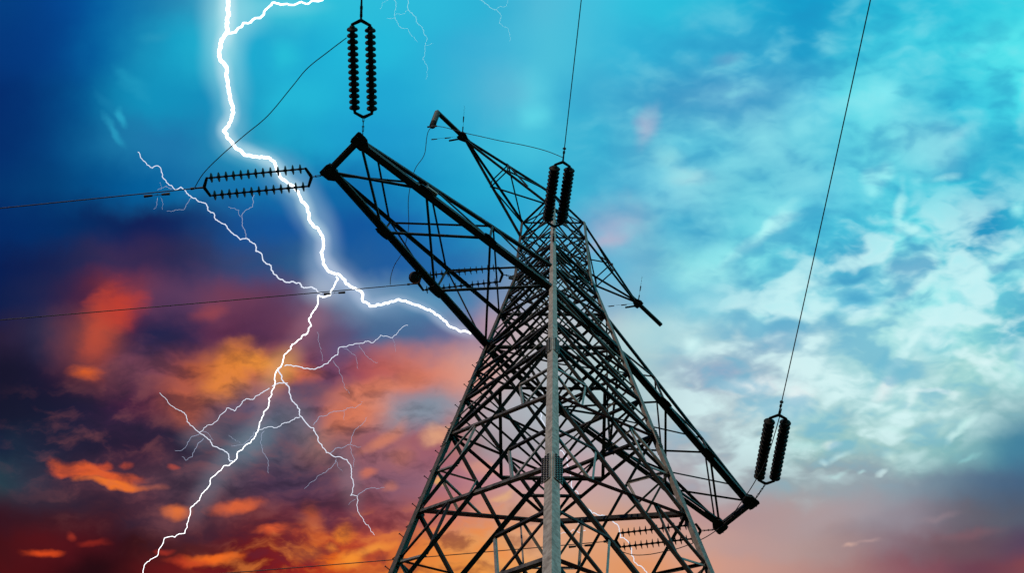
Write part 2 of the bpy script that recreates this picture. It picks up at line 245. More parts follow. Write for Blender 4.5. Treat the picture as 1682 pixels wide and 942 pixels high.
M_GUS = mat('plate_steel', (.012, .012, .014), (.03, .028, .028), .6, .2, 9)
M_BOLT = mat('bolt_steel', (.02, .02, .02), (.05, .045, .04), .5, .3, 20)
M_INS = mat('brown_porcelain', (.004, .004, .005), (.008, .007, .007), .7, 0, 8)
M_INSG = mat('grey_porcelain', (.07, .09, .10), (.13, .15, .16), .4, 0, 8)
M_WIRE = mat('aluminium_wire', (.02, .025, .03), (.04, .045, .05), .6, .3, 14)
M_GROUND = mat('meadow', (.035, .05, .02), (.08, .085, .04), .95, 0, .35, (.10, .075, .05), .4)
M_CONC = mat('concrete', (.22, .21, .20), (.34, .33, .31), .85, 0, 4)
def emis(name, c, s):
    m = bpy.data.materials.new(name); m.use_nodes = True; t = m.node_tree; t.nodes.clear()
    e = t.nodes.new('ShaderNodeEmission'); e.inputs[0].default_value = (*c, 1); e.inputs[1].default_value = s
    o = t.nodes.new('ShaderNodeOutputMaterial'); t.links.new(e.outputs[0], o.inputs[0]); return m
def link(name, bm, m, parent=None, smooth_=False):
    me = bpy.data.meshes.new(name); bm.normal_update(); bm.to_mesh(me); bm.free()
    for i in (m if isinstance(m, list) else [m]): me.materials.append(i)
    if smooth_:
        for p in me.polygons: p.use_smooth = True
    o = bpy.data.objects.new(name, me); COL.objects.link(o)
    if parent: o.parent = parent
    return o
def empty(name, loc, label, cat, group=None):
    o = bpy.data.objects.new(name, None); o.empty_display_size = .3; COL.objects.link(o); o.location = loc
    tag(o, label, cat, group); return o
def tag(o, label, cat, group=None):
    o['label'] = label; o['category'] = cat
    if group: o['group'] = group
def prism(bm, p0, p1, prof, u, v, prof1=None):
    """sweep a closed 2-D profile (in axes u, v) from p0 to p1"""
    a = [bm.verts.new(p0 + u*x + v*y) for x, y in prof]
    b = [bm.verts.new(p1 + u*x + v*y) for x, y in (prof1 or prof)]
    n = len(prof)
    for i in range(n): bm.faces.new((a[i], a[(i+1) % n], b[(i+1) % n], b[i]))
    bm.faces.new(a[::-1]); bm.faces.new(b)
def angle(bm, p0, p1, w, n, t=None, w2=None, side=1):
    """L-section steel angle: one flange in the plane facing n, the other turned inwards"""
    t = t or max(.008, w*.11); w2 = w2 or w
    d = (p1-p0).normalized(); n = (n - d*n.dot(d)).normalized(); s = d.cross(n)*side
    prof = [(-w/2, 0), (w/2, 0), (w/2, -t), (-w/2+t, -t), (-w/2+t, -w2), (-w/2, -w2)]
    prism(bm, p0, p1, prof, s, n)
def box(bm, p0, p1, w, h, n):
    d = (p1-p0).normalized(); n = (n - d*n.dot(d)).normalized(); s = d.cross(n)
    prism(bm, p0, p1, [(-w/2, -h/2), (w/2, -h/2), (w/2, h/2), (-w/2, h/2)], s, n)
def cyl(bm, p0, p1, r, r1=None, k=8):
    d = (p1-p0).normalized(); q = d.orthogonal().normalized(); s = d.cross(q); r1 = r if r1 is None else r1
    pr = [(math.cos(2*math.pi*i/k), math.sin(2*math.pi*i/k)) for i in range(k)]
    prism(bm, p0, p1, [(x*r, y*r) for x, y in pr], q, s, [(x*r1, y*r1) for x, y in pr])
def tube(bm, pts, rad, k=6):
    rings = []; q = None
    for i, p in enumerate(pts):
        d = (pts[min(i+1, len(pts)-1)] - pts[max(i-1, 0)]).normalized()
        q = d.orthogonal().normalized() if q is None else (q - d*q.dot(d)).normalized()
        s = d.cross(q); r = rad[i] if isinstance(rad, list) else rad
        rings.append([bm.verts.new(p + (q*math.cos(2*math.pi*j/k) + s*math.sin(2*math.pi*j/k))*r) for j in range(k)])
    for a, b in zip(rings, rings[1:]):
        for j in range(k): bm.faces.new((a[j], a[(j+1) % k], b[(j+1) % k], b[j]))
    bm.faces.new(rings[0][::-1]); bm.faces.new(rings[-1])
def plate(bm, c, u, v, n, pts, t=.02):
    prism(bm, c - n*t/2, c + n*t/2, pts, u, v)
def ngon(k, r, a0=0): return [(r*math.cos(a0+2*math.pi*i/k), r*math.sin(a0+2*math.pi*i/k)) for i in range(k)]
def seg(parent, name, m, *a, **k):
    bm = bmesh.new(); angle(bm, *a, **k); return link(name, bm, m, parent)

# ------------------------------------------------------------------ ground
bm = bmesh.new()
G = 60; SZ = 3000
vs = {}
for i in range(G+1):
    for j in range(G+1):
        x = ((i/G*2-1)**3)*SZ; y = ((j/G*2-1)**3)*SZ + 12
        vs[i, j] = bm.verts.new((x, y, noise.noise(Vector((x*.02, y*.02, 0)))*min(1.5, abs(x)*.006+abs(y-12)*.006)))
for i in range(G):
    for j in range(G): bm.faces.new((vs[i, j], vs[i+1, j], vs[i+1, j+1], vs[i, j+1]))
g = link('ground', bm, M_GROUND); g['kind'] = 'structure'

# ------------------------------------------------------------------ tower
PP = dict(tx=0.09450, ty=1.04596, yaw=0.69566, atop=0.58926, zw=26.09668, aw=0.63479, slope=0.08898, L=5.77272, LR=5.67569, w=0.46363, zt=22.26089, Lt=3.35350, LtR=3.29551, zt1=30.04408)
cs, sn = math.cos(PP['yaw']), math.sin(PP['yaw'])
TC = Vector((PP['tx']*10*K, PP['ty']*10*K, 0))
XL = Vector((cs, sn, 0)); YL = Vector((sn, -cs, 0)); ZL = Vector((0, 0, 1))
def T(x, y, z):                            # tower axes (survey units, z above the eye) -> metres from the tower base
    return XL*(x*K) + YL*(y*K) + ZL*(z*K + EYE.z)
ZTOP = 30.0
def half(z): return PP['aw'] + PP['slope']*(PP['zw']-z) if z < PP['zw'] else PP['aw'] + (PP['atop']-PP['aw'])*(z-PP['zw'])/(ZTOP-PP['zw'])
SG = {'N': (-1, 1), 'L': (-1, -1), 'R': (1, 1), 'F': (1, -1)}
def C(k, z): return T(SG[k][0]*half(z), SG[k][1]*half(z), z)
tower = empty('lattice_tower', TC, 'tall steel lattice power pylon with two wide cross-arms, seen from below', 'power pylon')
Z0 = -1.55/K
FACES = [('N', 'L', -XL), ('L', 'F', -YL), ('F', 'R', XL), ('R', 'N', YL)]
lev_low = [Z0+.25, 2.6, 5.4, 8.4, 10.97, 13.43, 16.1, 18.6]
lev_up = [18.6, 19.93, 21.08, 22.2, 23.9, 25.0, 26.1, 27.05, 27.95, 28.84, 30.0]
# legs
for k in 'NLRF':
    sx, sy = SG[k]; bm = bmesh.new()
    nx, ny = XL*sx, YL*sy
    pts = [(Z0, .185), (8.4, .175), (11.6, .165), (16.1, .15), (20.6, .13), (26.1, .105), (30.03, .085)]
    for (za, wa), (zb, wb) in zip(pts, pts[1:]):
        oo = (nx+ny)*.03; a, b = C(k, za)+oo, C(k, zb)+oo; t = .016
        prof = lambda w: [(0, 0), (-w, 0), (-w, -t), (-t, -t), (-t, -w), (0, -w)]
        prism(bm, a, b + (b-a).normalized()*.0, prof(wa*1.12), nx, ny, prof(wb*1.12))
    leg = link('leg', bm, {'N': M_LEG, 'R': M_LEGM}.get(k, M_LEGD), tower)  # light and shade of each leg come from its base colour
    fb = bmesh.new(); c0 = C(k, Z0); prism(fb, Vector((c0.x, c0.y, -.4)), Vector((c0.x, c0.y, .42)), [(-.55, -.55), (.55, -.55), (.55, .55), (-.55, .55)], XL, YL, [(-.32, -.32), (.32, -.32), (.32, .32), (-.32, .32)])
    link('footing', fb, M_CONC, tower)
# splice plates with bolt rows on the near leg, plainer ones on the others
def splice(k, z0, z1, w, bolts):
    sx, sy = SG[k]; a, b = C(k, z0), C(k, z1); d = (b-a).normalized()
    bm = bmesh.new(); o = .039
    for nrm, al in ((XL*sx, YL*sy), (YL*sy, XL*sx)):
        prism(bm, a + nrm*o, b + nrm*o, [(.0, 0), (-w, 0), (-w, .014), (.0, .014)], al, nrm)
    s = link('splice_plate', bm, M_LIGHT, tower)
    L_ = (b-a).length; nr = max(3, int(L_/.085))
    for nrm, al in ((XL*sx, YL*sy), (YL*sy, XL*sx)):
        for i in range(nr):
            for j in range(bolts):
                p = a + d*(L_*(i+.5)/nr) - al*(w*(j+.6)/(bolts+.2)) + nrm*(o+.014)
                bb = bmesh.new(); cyl(bb, p, p + nrm*.022, .021, k=6); link('bolt_head', bb, M_BOLT, s)
splice('N', 12.95, 13.72, .20, 3)
splice('N', 18.05, 18.75, .155, 2)
for k in 'LRF': splice(k, 13.0, 13.7, .19, 2); splice(k, 18.1, 18.7, .15, 2)
DIAG, STRUT, TIE = [], [], []              # (p0, p1, width, normal, material, side)
for A, B, n in FACES:
    vis = (A, B) in (('N', 'L'), ('R', 'N'))
    for i, (za, zb) in enumerate(zip(lev_low, lev_low[1:])):
        w = .095 - .004*i
        inn = n*-.02
        wa, wb, ma = w, w, M_BRACE
        if A == 'L': wa = w*1.7
        if A == 'F': wb = w*1.35
        if A == 'N': wb = w*1.15
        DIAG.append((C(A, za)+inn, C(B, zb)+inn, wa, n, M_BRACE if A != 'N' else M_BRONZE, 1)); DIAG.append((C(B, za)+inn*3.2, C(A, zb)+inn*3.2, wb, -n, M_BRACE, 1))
        zm = (za+zb)/2
        for P_, Q_, dn, up in ((A, B, 0, 1), (B, A, 1, 0)):
            base = C(P_, zm); q = C(P_, zb).lerp(C(Q_, za), .27); q2 = C(P_, za).lerp(C(Q_, zb), .27)
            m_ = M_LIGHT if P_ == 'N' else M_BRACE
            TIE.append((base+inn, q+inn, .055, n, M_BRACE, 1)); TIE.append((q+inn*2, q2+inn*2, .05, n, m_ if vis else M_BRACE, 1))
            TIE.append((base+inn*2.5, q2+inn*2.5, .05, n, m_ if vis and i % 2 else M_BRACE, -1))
    for i, (za, zb) in enumerate(zip(lev_up, lev_up[1:])):
        w = .074 - .004*i; inn = n*-.015
        DIAG.append((C(A, za)+inn, C(B, zb)+inn, w, n, M_BRACE, 1)); DIAG.append((C(B, za)+inn*3.5, C(A, zb)+inn*3.5, w, -n, M_BRACE, 1))
    for i in range(0, 9):                  # secondary: half-way crosses in the dense upper panels
        za, zb = lev_up[i], lev_up[i+1]; zm = (za+zb)/2; q = C(A, zm).lerp(C(B, zm), .5)
        for P_ in (A, B): TIE.append((C(P_, zm)+n*-.03, q+n*-.03, .04, n, M_BRACE, 1))
    for z, w in ((18.6, .085), (22.2, .10), (23.9, .09), (26.1, .08), (25.0, .05), (19.93, .06), (28.84, .06), (30.0, .065), (5.4, .10)):
        STRUT.append((C(A, z)+n*.004, C(B, z)+n*.004, w, n, M_BRACE, 1))
for A, B, n in FACES:                      # the cross-arm chords run on across the body
    if (A, B) in (('R', 'N'), ('L', 'F')):
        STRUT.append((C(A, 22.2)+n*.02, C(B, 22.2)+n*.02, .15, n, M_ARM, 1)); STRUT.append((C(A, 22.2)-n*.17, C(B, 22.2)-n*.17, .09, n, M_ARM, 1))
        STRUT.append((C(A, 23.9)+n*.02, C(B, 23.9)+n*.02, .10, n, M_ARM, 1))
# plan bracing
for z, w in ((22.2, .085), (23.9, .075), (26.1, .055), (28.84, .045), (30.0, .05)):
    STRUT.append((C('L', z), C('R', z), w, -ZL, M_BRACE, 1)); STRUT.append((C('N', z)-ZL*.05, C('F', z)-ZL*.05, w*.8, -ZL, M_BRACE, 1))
z = 18.6
mid = {a+b: (C(a, z)+C(b, z))/2 for a, b, _ in FACES}
for a, b in (('NL', 'LF'), ('LF', 'FR'), ('FR', 'RN'), ('RN', 'NL')): STRUT.append((mid[a], mid[b], .075, -ZL, M_BRACE, 1))
q1, q2 = C('F', z).lerp(C('L', z), .3), C('F', z).lerp(C('R', z), .3); STRUT.append((q1, q2, .06, -ZL, M_BRACE, 1))
# hip braces inside the body
for za, zb in zip(lev_low[3:], lev_low[4:]):
    for k, o in (('L', 'F'), ('R', 'F')):
        TIE.append((C(k, (za+zb)/2), C(k, za).lerp(C(o, zb), .45), .05, -ZL, M_BRACE, 1))
def emit(lst, name, limit=96):
    lst = sorted(lst, key=lambda s: -(s[1]-s[0]).length*s[2]/(((s[0]+s[1])/2 + TC - EYE).length)*(1 if min(s[0].z, s[1].z) > 8 else .2))
    for s in lst[:limit]: seg(tower, name, s[4], s[0], s[1], s[2], s[3], side=s[5])
    rest = lst[limit:]
    if rest:
        bm = bmesh.new()
        for s in rest: angle(bm, s[0], s[1], s[2], s[3], side=s[5])
        o = link(name, bm, rest[0][4], tower); o['kind'] = 'stuff'; o.name = 'minor_'+name
emit(DIAG, 'diagonal_brace'); emit(STRUT, 'horizontal_strut'); emit(TIE, 'tie_bar')
# gusset plates where braces meet the legs
def gusset(k, z, r, parent=tower, m=M_GUS):
    sx, sy = SG[k]; c = C(k, z); bm = bmesh.new()
    for nrm, al in ((XL*sx, YL*sy), (YL*sy, XL*sx)):
        plate(bm, c - nrm*.028, -al, ZL, nrm, [(0.01, -r), (.62*r, -.62*r), (1.0*r, -.1*r), (1.0*r, .2*r), (.6*r, .75*r), (.01, r)], .014)
    return link('gusset_plate', bm, m, parent)
for k in 'NLRF':
    for z in lev_low[1:]: gusset(k, z, .20)
    for z, r in ((22.2, .34), (23.9, .26), (26.1, .30), (28.84, .17), (30.0, .15), (19.93, .15), (21.08, .15), (25.0, .12)): gusset(k, z, r)
# climbing bolts up the left leg
for i in range(34):
    z = 8.2 + i*.42; c = C('L', z); dr = (-XL if i % 2 else -YL); bm = bmesh.new()
    p = c - dr*.02; cyl(bm, p, p + dr*.17 + ZL*.004, .009, k=6); cyl(bm, p + dr*.16, p + dr*.175, .017, k=6)
    link('step_bolt', bm, M_BOLT, tower)
# hanger plates of the middle phase
def hanger(k, z, d):
    bm = bmesh.new(); c = C(k, z); n = d.cross(ZL).normalized()
    plate(bm, c, d, ZL, n, [(-.25, -.2), (-.25, .22), (.05, .15), (.20, .03), (.20, -.04), (.05, -.16)], .05); link('hanger_plate', bm, M_GUS, tower)

# ------------------------------------------------------------------ cross-arms
def cross_arm(sgn, Lx):
    ka, kb = ('N', 'L') if sgn < 0 else ('R', 'F')
    tipP, tipM = T(sgn*Lx, PP['w'], PP['zt']), T(sgn*Lx, -PP['w'], PP['zt'])
    bA, bB, tA, tB = C(ka, 22.2), C(kb, 22.2), C(ka, 23.9), C(kb, 23.9)
    up = ZL*.10
    bm = bmesh.new()
    for a, b, nn, w in ((bA, tipP, YL, .155), (bB, tipM, -YL, .155)):
        angle(bm, a, b, w, nn, w2=w*.9); angle(bm, a + nn*-.19, b + nn*-.19, w*.55, -nn, w2=w*.5)
    for a, b, nn, w in ((tA, tipP+up, YL, .095), (tB, tipM+up, -YL, .095)): angle(bm, a, b, w, nn)
    arm = link('cross_arm', bm, M_ARM, tower)
    P = [tipP.lerp(bA, f) for f in (0, 1/3, 2/3, 1)]; Q = [tipM.lerp(bB, f) for f in (0, 1/3, 2/3, 1)]
    Pt = [(tipP+up).lerp(tA, f) for f in (0, 1/3, 2/3, 1)]; Qt = [(tipM+up).lerp(tB, f) for f in (0, 1/3, 2/3, 1)]
    e = bmesh.new()
    dy = (tipP-tipM).normalized(); box(e, tipM - dy*.1, tipP + dy*.1, .17, .10, ZL); box(e, tipM - ZL*.09, tipP - ZL*.09, .11, .05, ZL)
    link('end_beam', e, M_ARM, arm)
    def lace(a, b, w, n): seg(arm, 'lacing_bar', M_ARM, a, b, w, n)
    for i in range(3):
        lace(P[i], Q[i+1], .06, -ZL); lace(Q[i]-ZL*.015, P[i+1]-ZL*.015, .06, -ZL)
        if i: lace(Pt[i], Qt[i+1], .045, ZL); lace(Qt[i]-ZL*.015, Pt[i+1]-ZL*.015, .045, ZL)
        else:
            lace(Pt[i].lerp(Pt[1], .22), Qt[1], .045, ZL); lace(Qt[i].lerp(Qt[1], .08), Pt[1], .045, ZL)
    for i in (1, 2):
        lace(P[i], Pt[i], .05, YL); lace(Q[i], Qt[i], .05, -YL)
        lace(Pt[i], P[i+1], .045, YL); lace(Qt[i], Q[i+1], .045, -YL)
    xd = XL*sgn
    for p, nn in ((tipP, YL), (tipM, -YL)):
        bm = bmesh.new()
        plate(bm, p - ZL*.06, xd, nn, ZL, [(-.36, -.02), (-.2, -.2), (.13, -.2), (.16, -.12), (.16, .14), (.10, .17), (-.14, .15)], .03)
        plate(bm, p + nn*.02, xd, ZL, nn, [(-.32, -.05), (-.1, -.12), (.15, -.12), (.15, .14), (.02, .18), (-.2, .12)], .03)
        plate(bm, p + ZL*.12, xd, nn, ZL, [(-.30, -.02), (-.16, -.17), (.12, -.17), (.12, .11), (-.1, .11)], .02)
        link('gusset_plate', bm, M_GUS, arm)
    for lst, nn in ((P, YL), (Q, -YL)):
        for p in lst[1:3]:
            bm = bmesh.new(); plate(bm, p - ZL*.05, xd, nn, ZL, [(-.22, .05), (-.13, -.16), (.11, -.17), (.21, .04), (.1, .07), (-.1, .07)], .02)
            plate(bm, p + nn*.01, xd, ZL, nn, [(-.17, -.06), (.17, -.06), (.09, .13), (-.09, .13)], .018); link('gusset_plate', bm, M_GUS, arm)
    return arm, P, Q, Pt
armL, PL, QL, PLt = cross_arm(-1, PP['L'])
armR, PR, QR, PRt = cross_arm(1, PP['LR'])
armL['label'] = 'near cross-arm reaching over the viewer to the left'
armR['label'] = 'far cross-arm reaching away to the right'
# light splice box on the near chord
bm = bmesh.new(); p = PL[1]; dd = (PL[3]-PL[0]).normalized(); box(bm, p + ZL*.06 + dd*.0, p + ZL*.06 + dd*.32, .17, .10, ZL); link('splice_plate', bm, M_LIGHT, armL)
# round damper weight clamped to the far chord of the near arm
bm = bmesh.new(); pb = QL[0].lerp(QL[3], .565) - YL*.16
bmesh.ops.create_uvsphere(bm, u_segments=20, v_segments=12, radius=.165, matrix=Matrix.Translation(pb))
cyl(bm, pb + YL*.02, pb + YL*.2, .035, k=8)
link('round_weight', bm, M_ARM, armL, True)
# earth-wire arms at the top
tips = {}
def peak_arm(sgn, Lx):
    ka, kb = ('N', 'L') if sgn < 0 else ('R', 'F')
    tip = T(sgn*Lx, 0, PP['zt1']); ext = T(sgn*(Lx+.93), 0, PP['zt1'])
    a1, a2, b1, b2 = C(ka, 30.0), C(ka, 28.84), C(kb, 30.0), C(kb, 28.84)
    bm = bmesh.new()
    for q, nn in ((a1, YL), (b1, -YL)): angle(bm, q, tip, .075, nn)
    for q, nn in ((a2, YL), (b2, -YL)): angle(bm, q, tip - ZL*.05, .075, nn)
    arm = link('peak_arm', bm, M_ARM, tower)
    e = bmesh.new(); box(e, tip - XL*sgn*.3, ext, .13, .12, ZL); link('end_beam', e, M_ARM, arm)
    m = lambda q: q.lerp(tip, .5)
    for s in ((m(a1), m(b1)), (m(a2), m(b2)), (m(a1), b1), (m(b2), a2), (m(a2), a1), (m(b2), b1), (m(a1), m(a2)), (m(b1), m(b2)), (a1.lerp(tip, .52), a2.lerp(tip, .28))):
        seg(arm, 'lacing_bar', M_ARM, s[0], s[1], .045, -ZL)
    g_ = bmesh.new(); plate(g_, tip - ZL*.05, XL*sgn, YL, ZL, [(-.22, -.07), (0, -.17), (.12, -.15), (.13, .14), (0, .16), (-.22, .07)], .05)
    box(g_, tip + YL*-.1 - ZL*.08, tip + YL*-.42 - XL*.22 - ZL*.08, .05, .05, ZL)
    link('gusset_plate', g_, M_GUS, arm)
    tips[sgn] = (tip, ext)
peak_arm(-1, PP['Lt']); peak_arm(1, PP['LtR'])

# ------------------------------------------------------------------ strings and conductors (world metres)
def ray(x, y): return (R3*((x-841)/FPX) - U3*((y-471)/FPX) + F3).normalized()
def near(x, y, A, D):
    """point of the sight line (x, y) that passes closest to the line A + t D"""
    r = ray(x, y); w0 = EYE - A; b = r.dot(D); d = r.dot(w0); e = D.dot(w0); den = 1 - b*b
    return EYE + r*((b*e - d)/den)
dirP = (XL*-.6305 + YL*.7643 + ZL*-.135).normalized(); dirM = (XL*-.6386 + YL*-.768 + ZL*-.0488).normalized()
def disc_mesh(thin=False):
    bm = bmesh.new(); prof = [(.0, -.07), (.022, -.07), (.03, -.045), (.038, -.022), (.10, -.010), (.131, .003), (.122, .010), (.06, .008), (.035, .02), (.024, .035), (.022, .075), (.0, .075)] if thin else [(.0, -.07), (.045, -.07), (.062, -.055), (.068, -.03), (.112, -.018), (.129, .004), (.126, .022), (.09, .014), (.08, .03), (.055, .022), (.045, .04), (.04, .075), (.0, .075)]
    k = 18; rings = []
    for r, z in prof:
        rings.append([bm.verts.new((r*math.cos(2*math.pi*j/k), r*math.sin(2*math.pi*j/k), z)) for j in range(k)] if r > 0 else [bm.verts.new((0, 0, z))])
    for a, b in zip(rings, rings[1:]):
        for j in range(k):
            if len(a) == 1: bm.faces.new((a[0], b[(j+1) % k], b[j]))
            elif len(b) == 1: bm.faces.new((a[j], a[(j+1) % k], b[0]))
            else: bm.faces.new((a[j], a[(j+1) % k], b[(j+1) % k], b[j]))
    bmesh.ops.recalc_face_normals(bm, faces=bm.faces)
    me = bpy.data.meshes.new('disc'); bm.to_mesh(me); bm.free(); me.materials.append(M_INS)
    for p in me.polygons: p.use_smooth = True
    return me
DISC = disc_mesh(); DISC_THIN = disc_mesh(True)
def string_set(A, S0, E0, label, gap=.45, n=14, skirt=1.0):
    """double tension string from tower point A: yoke at S0, discs, yoke at E0 (all world points)"""
    root = empty('tension_insulator', A, label, 'insulator', 'double insulator strings holding the conductors')
    A_, S_, E_ = Vector((0, 0, 0)), S0-A, E0-A
    D = (E_-S_).normalized(); H = D.cross(ZL).normalized(); V = H.cross(D)
    ds = .10; L = (E_-S_).length - 2*ds - .1
    bm = bmesh.new()                       # shackle chain
    c = (S_-A_).length; m = max(3, int(c/.11)); cd_ = (S_-A_).normalized()
    for i in range(m):
        a, b = A_ + cd_*(c*i/m), A_ + cd_*(c*(i+1)/m)
        ax = H if i % 2 else V
        for s in (-1, 1): cyl(bm, a + ax*.016*s, b + ax*.016*s, .009, k=6)
        cyl(bm, b - ax*.03, b + ax*.03, .014, k=6)
    link('shackle_chain', bm, M_GUS, root)
    for P_, s in ((S_, 1), (E_, -1)):
        bm = bmesh.new()
        plate(bm, P_, H, D*s, V, [(-gap/2-.03, ds-.02), (-gap/2-.03, ds+.03), (-gap/2+.02, ds+.03), (0, .035), (gap/2-.02, ds+.03), (gap/2+.03, ds+.03), (gap/2+.03, ds-.02), (.04, -.04), (-.04, -.04)], .022)
        for q in (-1, 1): cyl(bm, P_ + H*q*gap/2 + D*s*ds, P_ + H*q*gap/2 + D*s*(ds+.12), .018, k=6)
        link('yoke_plate', bm, M_GUS, root)
    for q in (-1, 1):
        a = S_ + D*(ds+.05) + H*q*gap/2
        bm = bmesh.new(); cyl(bm, a, a + D*(L), .024, k=8); st = link('insulator_string', bm, M_INS, root)
        rot_ = (-D).to_track_quat('Z', 'Y')
        for i in range(n):
            o = bpy.data.objects.new('disc', DISC if n == 14 else DISC_THIN); COL.objects.link(o); o.parent = st
            o.location = a + D*(.09 + (L-.16)*i/(n-1)); o.rotation_mode = 'QUATERNION'; o.rotation_quaternion = rot_
            o.scale = (skirt*1.04, skirt*1.04, 1.3) if n == 14 else (1, 1, 1)
    return root
def tw(v): return v + TC
att = {'LP': tw(PL[0]) + YL*.12, 'LM': tw(QL[0]) - YL*.12, 'RP': tw(PR[0]) + YL*.12, 'RM': tw(QR[0]) - YL*.12,
       'MP': tw(C('N', 26.1)), 'MM': tw(C('L', 26.1))}
S_px = {'LP': (597, 192), 'MP': (910, 372), 'RP': (1258, 795), 'LM': (511, 291), 'MM': (825, 451), 'RM': (1150, 873)}
E_px = {'LP': (593, 34), 'MP': (924.5, 267), 'RP': (1279, 683), 'LM': (336, 308), 'MM': (688, 466), 'RM': (1012, 889)}
X_px = {'LP': (594.5, -20), 'MP': (957, -20), 'RP': (1434, -20), 'LM': (-15, 344), 'MM': (-15, 527.5), 'RM': (380, 942)}
LB = {'LP': 'black double insulator string pulling up overhead from the corner of the near cross-arm', 'LM': 'level double insulator string left of the near cross-arm, in front of the main lightning bolt',
      'MP': 'black double insulator string standing over the head of the tower body', 'MM': 'level double insulator string behind the bars of the near cross-arm, beside the tower waist',
      'RP': 'black double insulator string rising from the tip of the far right cross-arm', 'RM': 'level double insulator string seen low through the tower lattice at the right'}
LW = {'LP': 'taut conductor leaving the frame straight up above the upper left insulators', 'LM': 'upper of the two conductors running to the left edge across the blue cloud',
      'MP': 'conductor running up out of the frame from the insulators above the tower head', 'MM': 'conductor crossing the red clouds to the left edge in the middle of the picture',
      'RP': 'long conductor slanting up across the bright sky at the right', 'RM': 'faint lowest conductor running left behind the tower over the orange clouds'}
ENDS = {}
hanger('N', 26.1, dirP); hanger('L', 26.1, dirM)
for k in att:
    D = dirP if k[1] == 'P' else dirM
    A = att[k]; s = near(*S_px[k], A, D); e = near(*E_px[k], A, D)
    string_set(A, s, e, LB[k], gap=.43 if k[1] == 'P' else .47, n=14 if k[1] == 'P' else 13, skirt={'MP': 1.25, 'RP': 1.16}.get(k, 1.0))
    x = near(*X_px[k], e, D); ENDS[k] = e
    d1 = (x-e).normalized(); d1h = Vector((d1.x, d1.y, 0)).normalized(); sl = d1.z/Vector((d1.x, d1.y)).length
    Lx = (x-e).length
    pts = []; nn_ = 70
    for i in range(nn_+1):
        t = (i/nn_)**1.6*230.0
        straight = e + d1*t
        sag = .00022*max(0, t-Lx)**2
        pts.append(straight + ZL*(sag + (.0009*t*(t-Lx) if t < Lx else .0009*Lx*(t-Lx))) - e)
    bm = bmesh.new(); tube(bm, pts, .0135, 6)
    # dead-end clamp
    cyl(bm, Vector((0, 0, 0)), d1*.28, .03, .02, k=8); cyl(bm, d1*.28, d1*.36, .035, k=8)
    wire = link('conductor', bm, M_WIRE); wire.location = e; tag(wire, LW[k], 'power line', 'conductors strung from the tower')
    if k in ('LM', 'MM', 'RM'):
        px = {'LM': (259, 319.5), 'MM': (550, 481), 'RM': (953, 896)}[k]
        c = near(*px, e, d1) - e; bm = bmesh.new()
        c0 = c - ZL*.06
        cyl(bm, c, c0, .012, k=6); cyl(bm, c0 - d1*.28, c0 + d1*.28, .006, k=6)
        for s in (-1, 1): cyl(bm, c0 + d1*s*.12, c0 + d1*s*.33, .028, .038, k=10)
        link('vibration_damper', bm, M_GUS, wire)
    else:
        bm = bmesh.new()
        if k == 'LP': cyl(bm, d1*.1 + ZL*.0, d1*.55, .035, .02, k=8)
        else: cyl(bm, d1*.42, d1*.46, .05, k=8)
        link('clamp', bm, M_GUS, wire)
# jumper loops
def spl(P, n=8):
    out = []
    for i in range(len(P)-1):
        p0, p1, p2, p3 = P[max(i-1, 0)], P[i], P[i+1], P[min(i+2, len(P)-1)]
        for j in range(n):
            t = j/n; out.append(.5*((2*p1) + (p2-p0)*t + (2*p0-5*p1+4*p2-p3)*t*t + (3*p1-p0-3*p2+p3)*t**3))
    return out + [P[-1]]
def jumper(pxs, deps, label, r=.0125):
    P = [EYE + ray(x, y)/ray(x, y).dot(F3)*d for (x, y), d in zip(pxs, deps)]
    P = spl(P); o0 = P[0]; bm = bmesh.new(); tube(bm, [p-o0 for p in P], r, 6)
    w = link('jumper_cable', bm, M_WIRE); w.location = o0; tag(w, label, 'jumper cable', 'jumper loops around the tower')
def dep(p): return (p-EYE).dot(F3)
def lerpd(a, b, n, dip=0): return [a + (b-a)*i/(n-1) - dip*math.sin(math.pi*i/(n-1)) for i in range(n)]
px = [(569, 62), (540, 84), (505, 112), (480, 142), (440, 190), (402, 222), (365, 254), (335, 284), (320, 308)]
jumper(px, lerpd(dep(ENDS['LP'])+.2, dep(ENDS['LM']), len(px)), 'loose jumper cable curving between the two insulator strings of the near cross-arm')
px = [(1284, 672), (1273, 712), (1258, 757), (1237, 797), (1214, 831), (1195, 857), (1160, 883), (1120, 900), (1091, 907), (1064, 912), (1037, 912), (1010, 902), (996, 892)]
jumper(px, lerpd(dep(ENDS['RP']), dep(ENDS['RM']), len(px)), 'thin jumper cable looping under the tip of the far right cross-arm')
# hanging post insulator at the end of the left earth-wire arm, and the jumper it carries
tipL, extL = tips[-1]; ext_w = tw(extL) + XL*.05
post = empty('post_insulator', ext_w, 'short grey insulator hanging from the tip of the upper left arm', 'insulator')
bm = bmesh.new(); cyl(bm, Vector((0, 0, 0)), -ZL*1.92, .03, k=10); link('core_rod', bm, M_GUS, post)
pd = DISC.copy(); pd.materials.clear(); pd.materials.append(M_INSG)
for i in range(21):
    o = bpy.data.objects.new('disc', pd if i < 16 else DISC); COL.objects.link(o); o.parent = post; o.location = -ZL*(.08 + .085*i); o.scale = (.78, .78, .7)
bm = bmesh.new(); cyl(bm, -ZL*1.86 - dirM*.16, -ZL*1.86 + dirM*.16, .03, k=8); cyl(bm, -ZL*1.8, -ZL*1.96, .045, .03, k=8); link('clamp', bm, M_GUS, post)
foot = ext_w - ZL*1.94
dm, dpz = dep(ENDS['MP']), dep(foot)
px = [(925, 259), (897, 248), (862, 239), (820, 231), (770, 220)]
def pxof(p):
    v = p-EYE; return (841 + FPX*v.dot(R3)/v.dot(F3), 471 - FPX*v.dot(U3)/v.dot(F3))
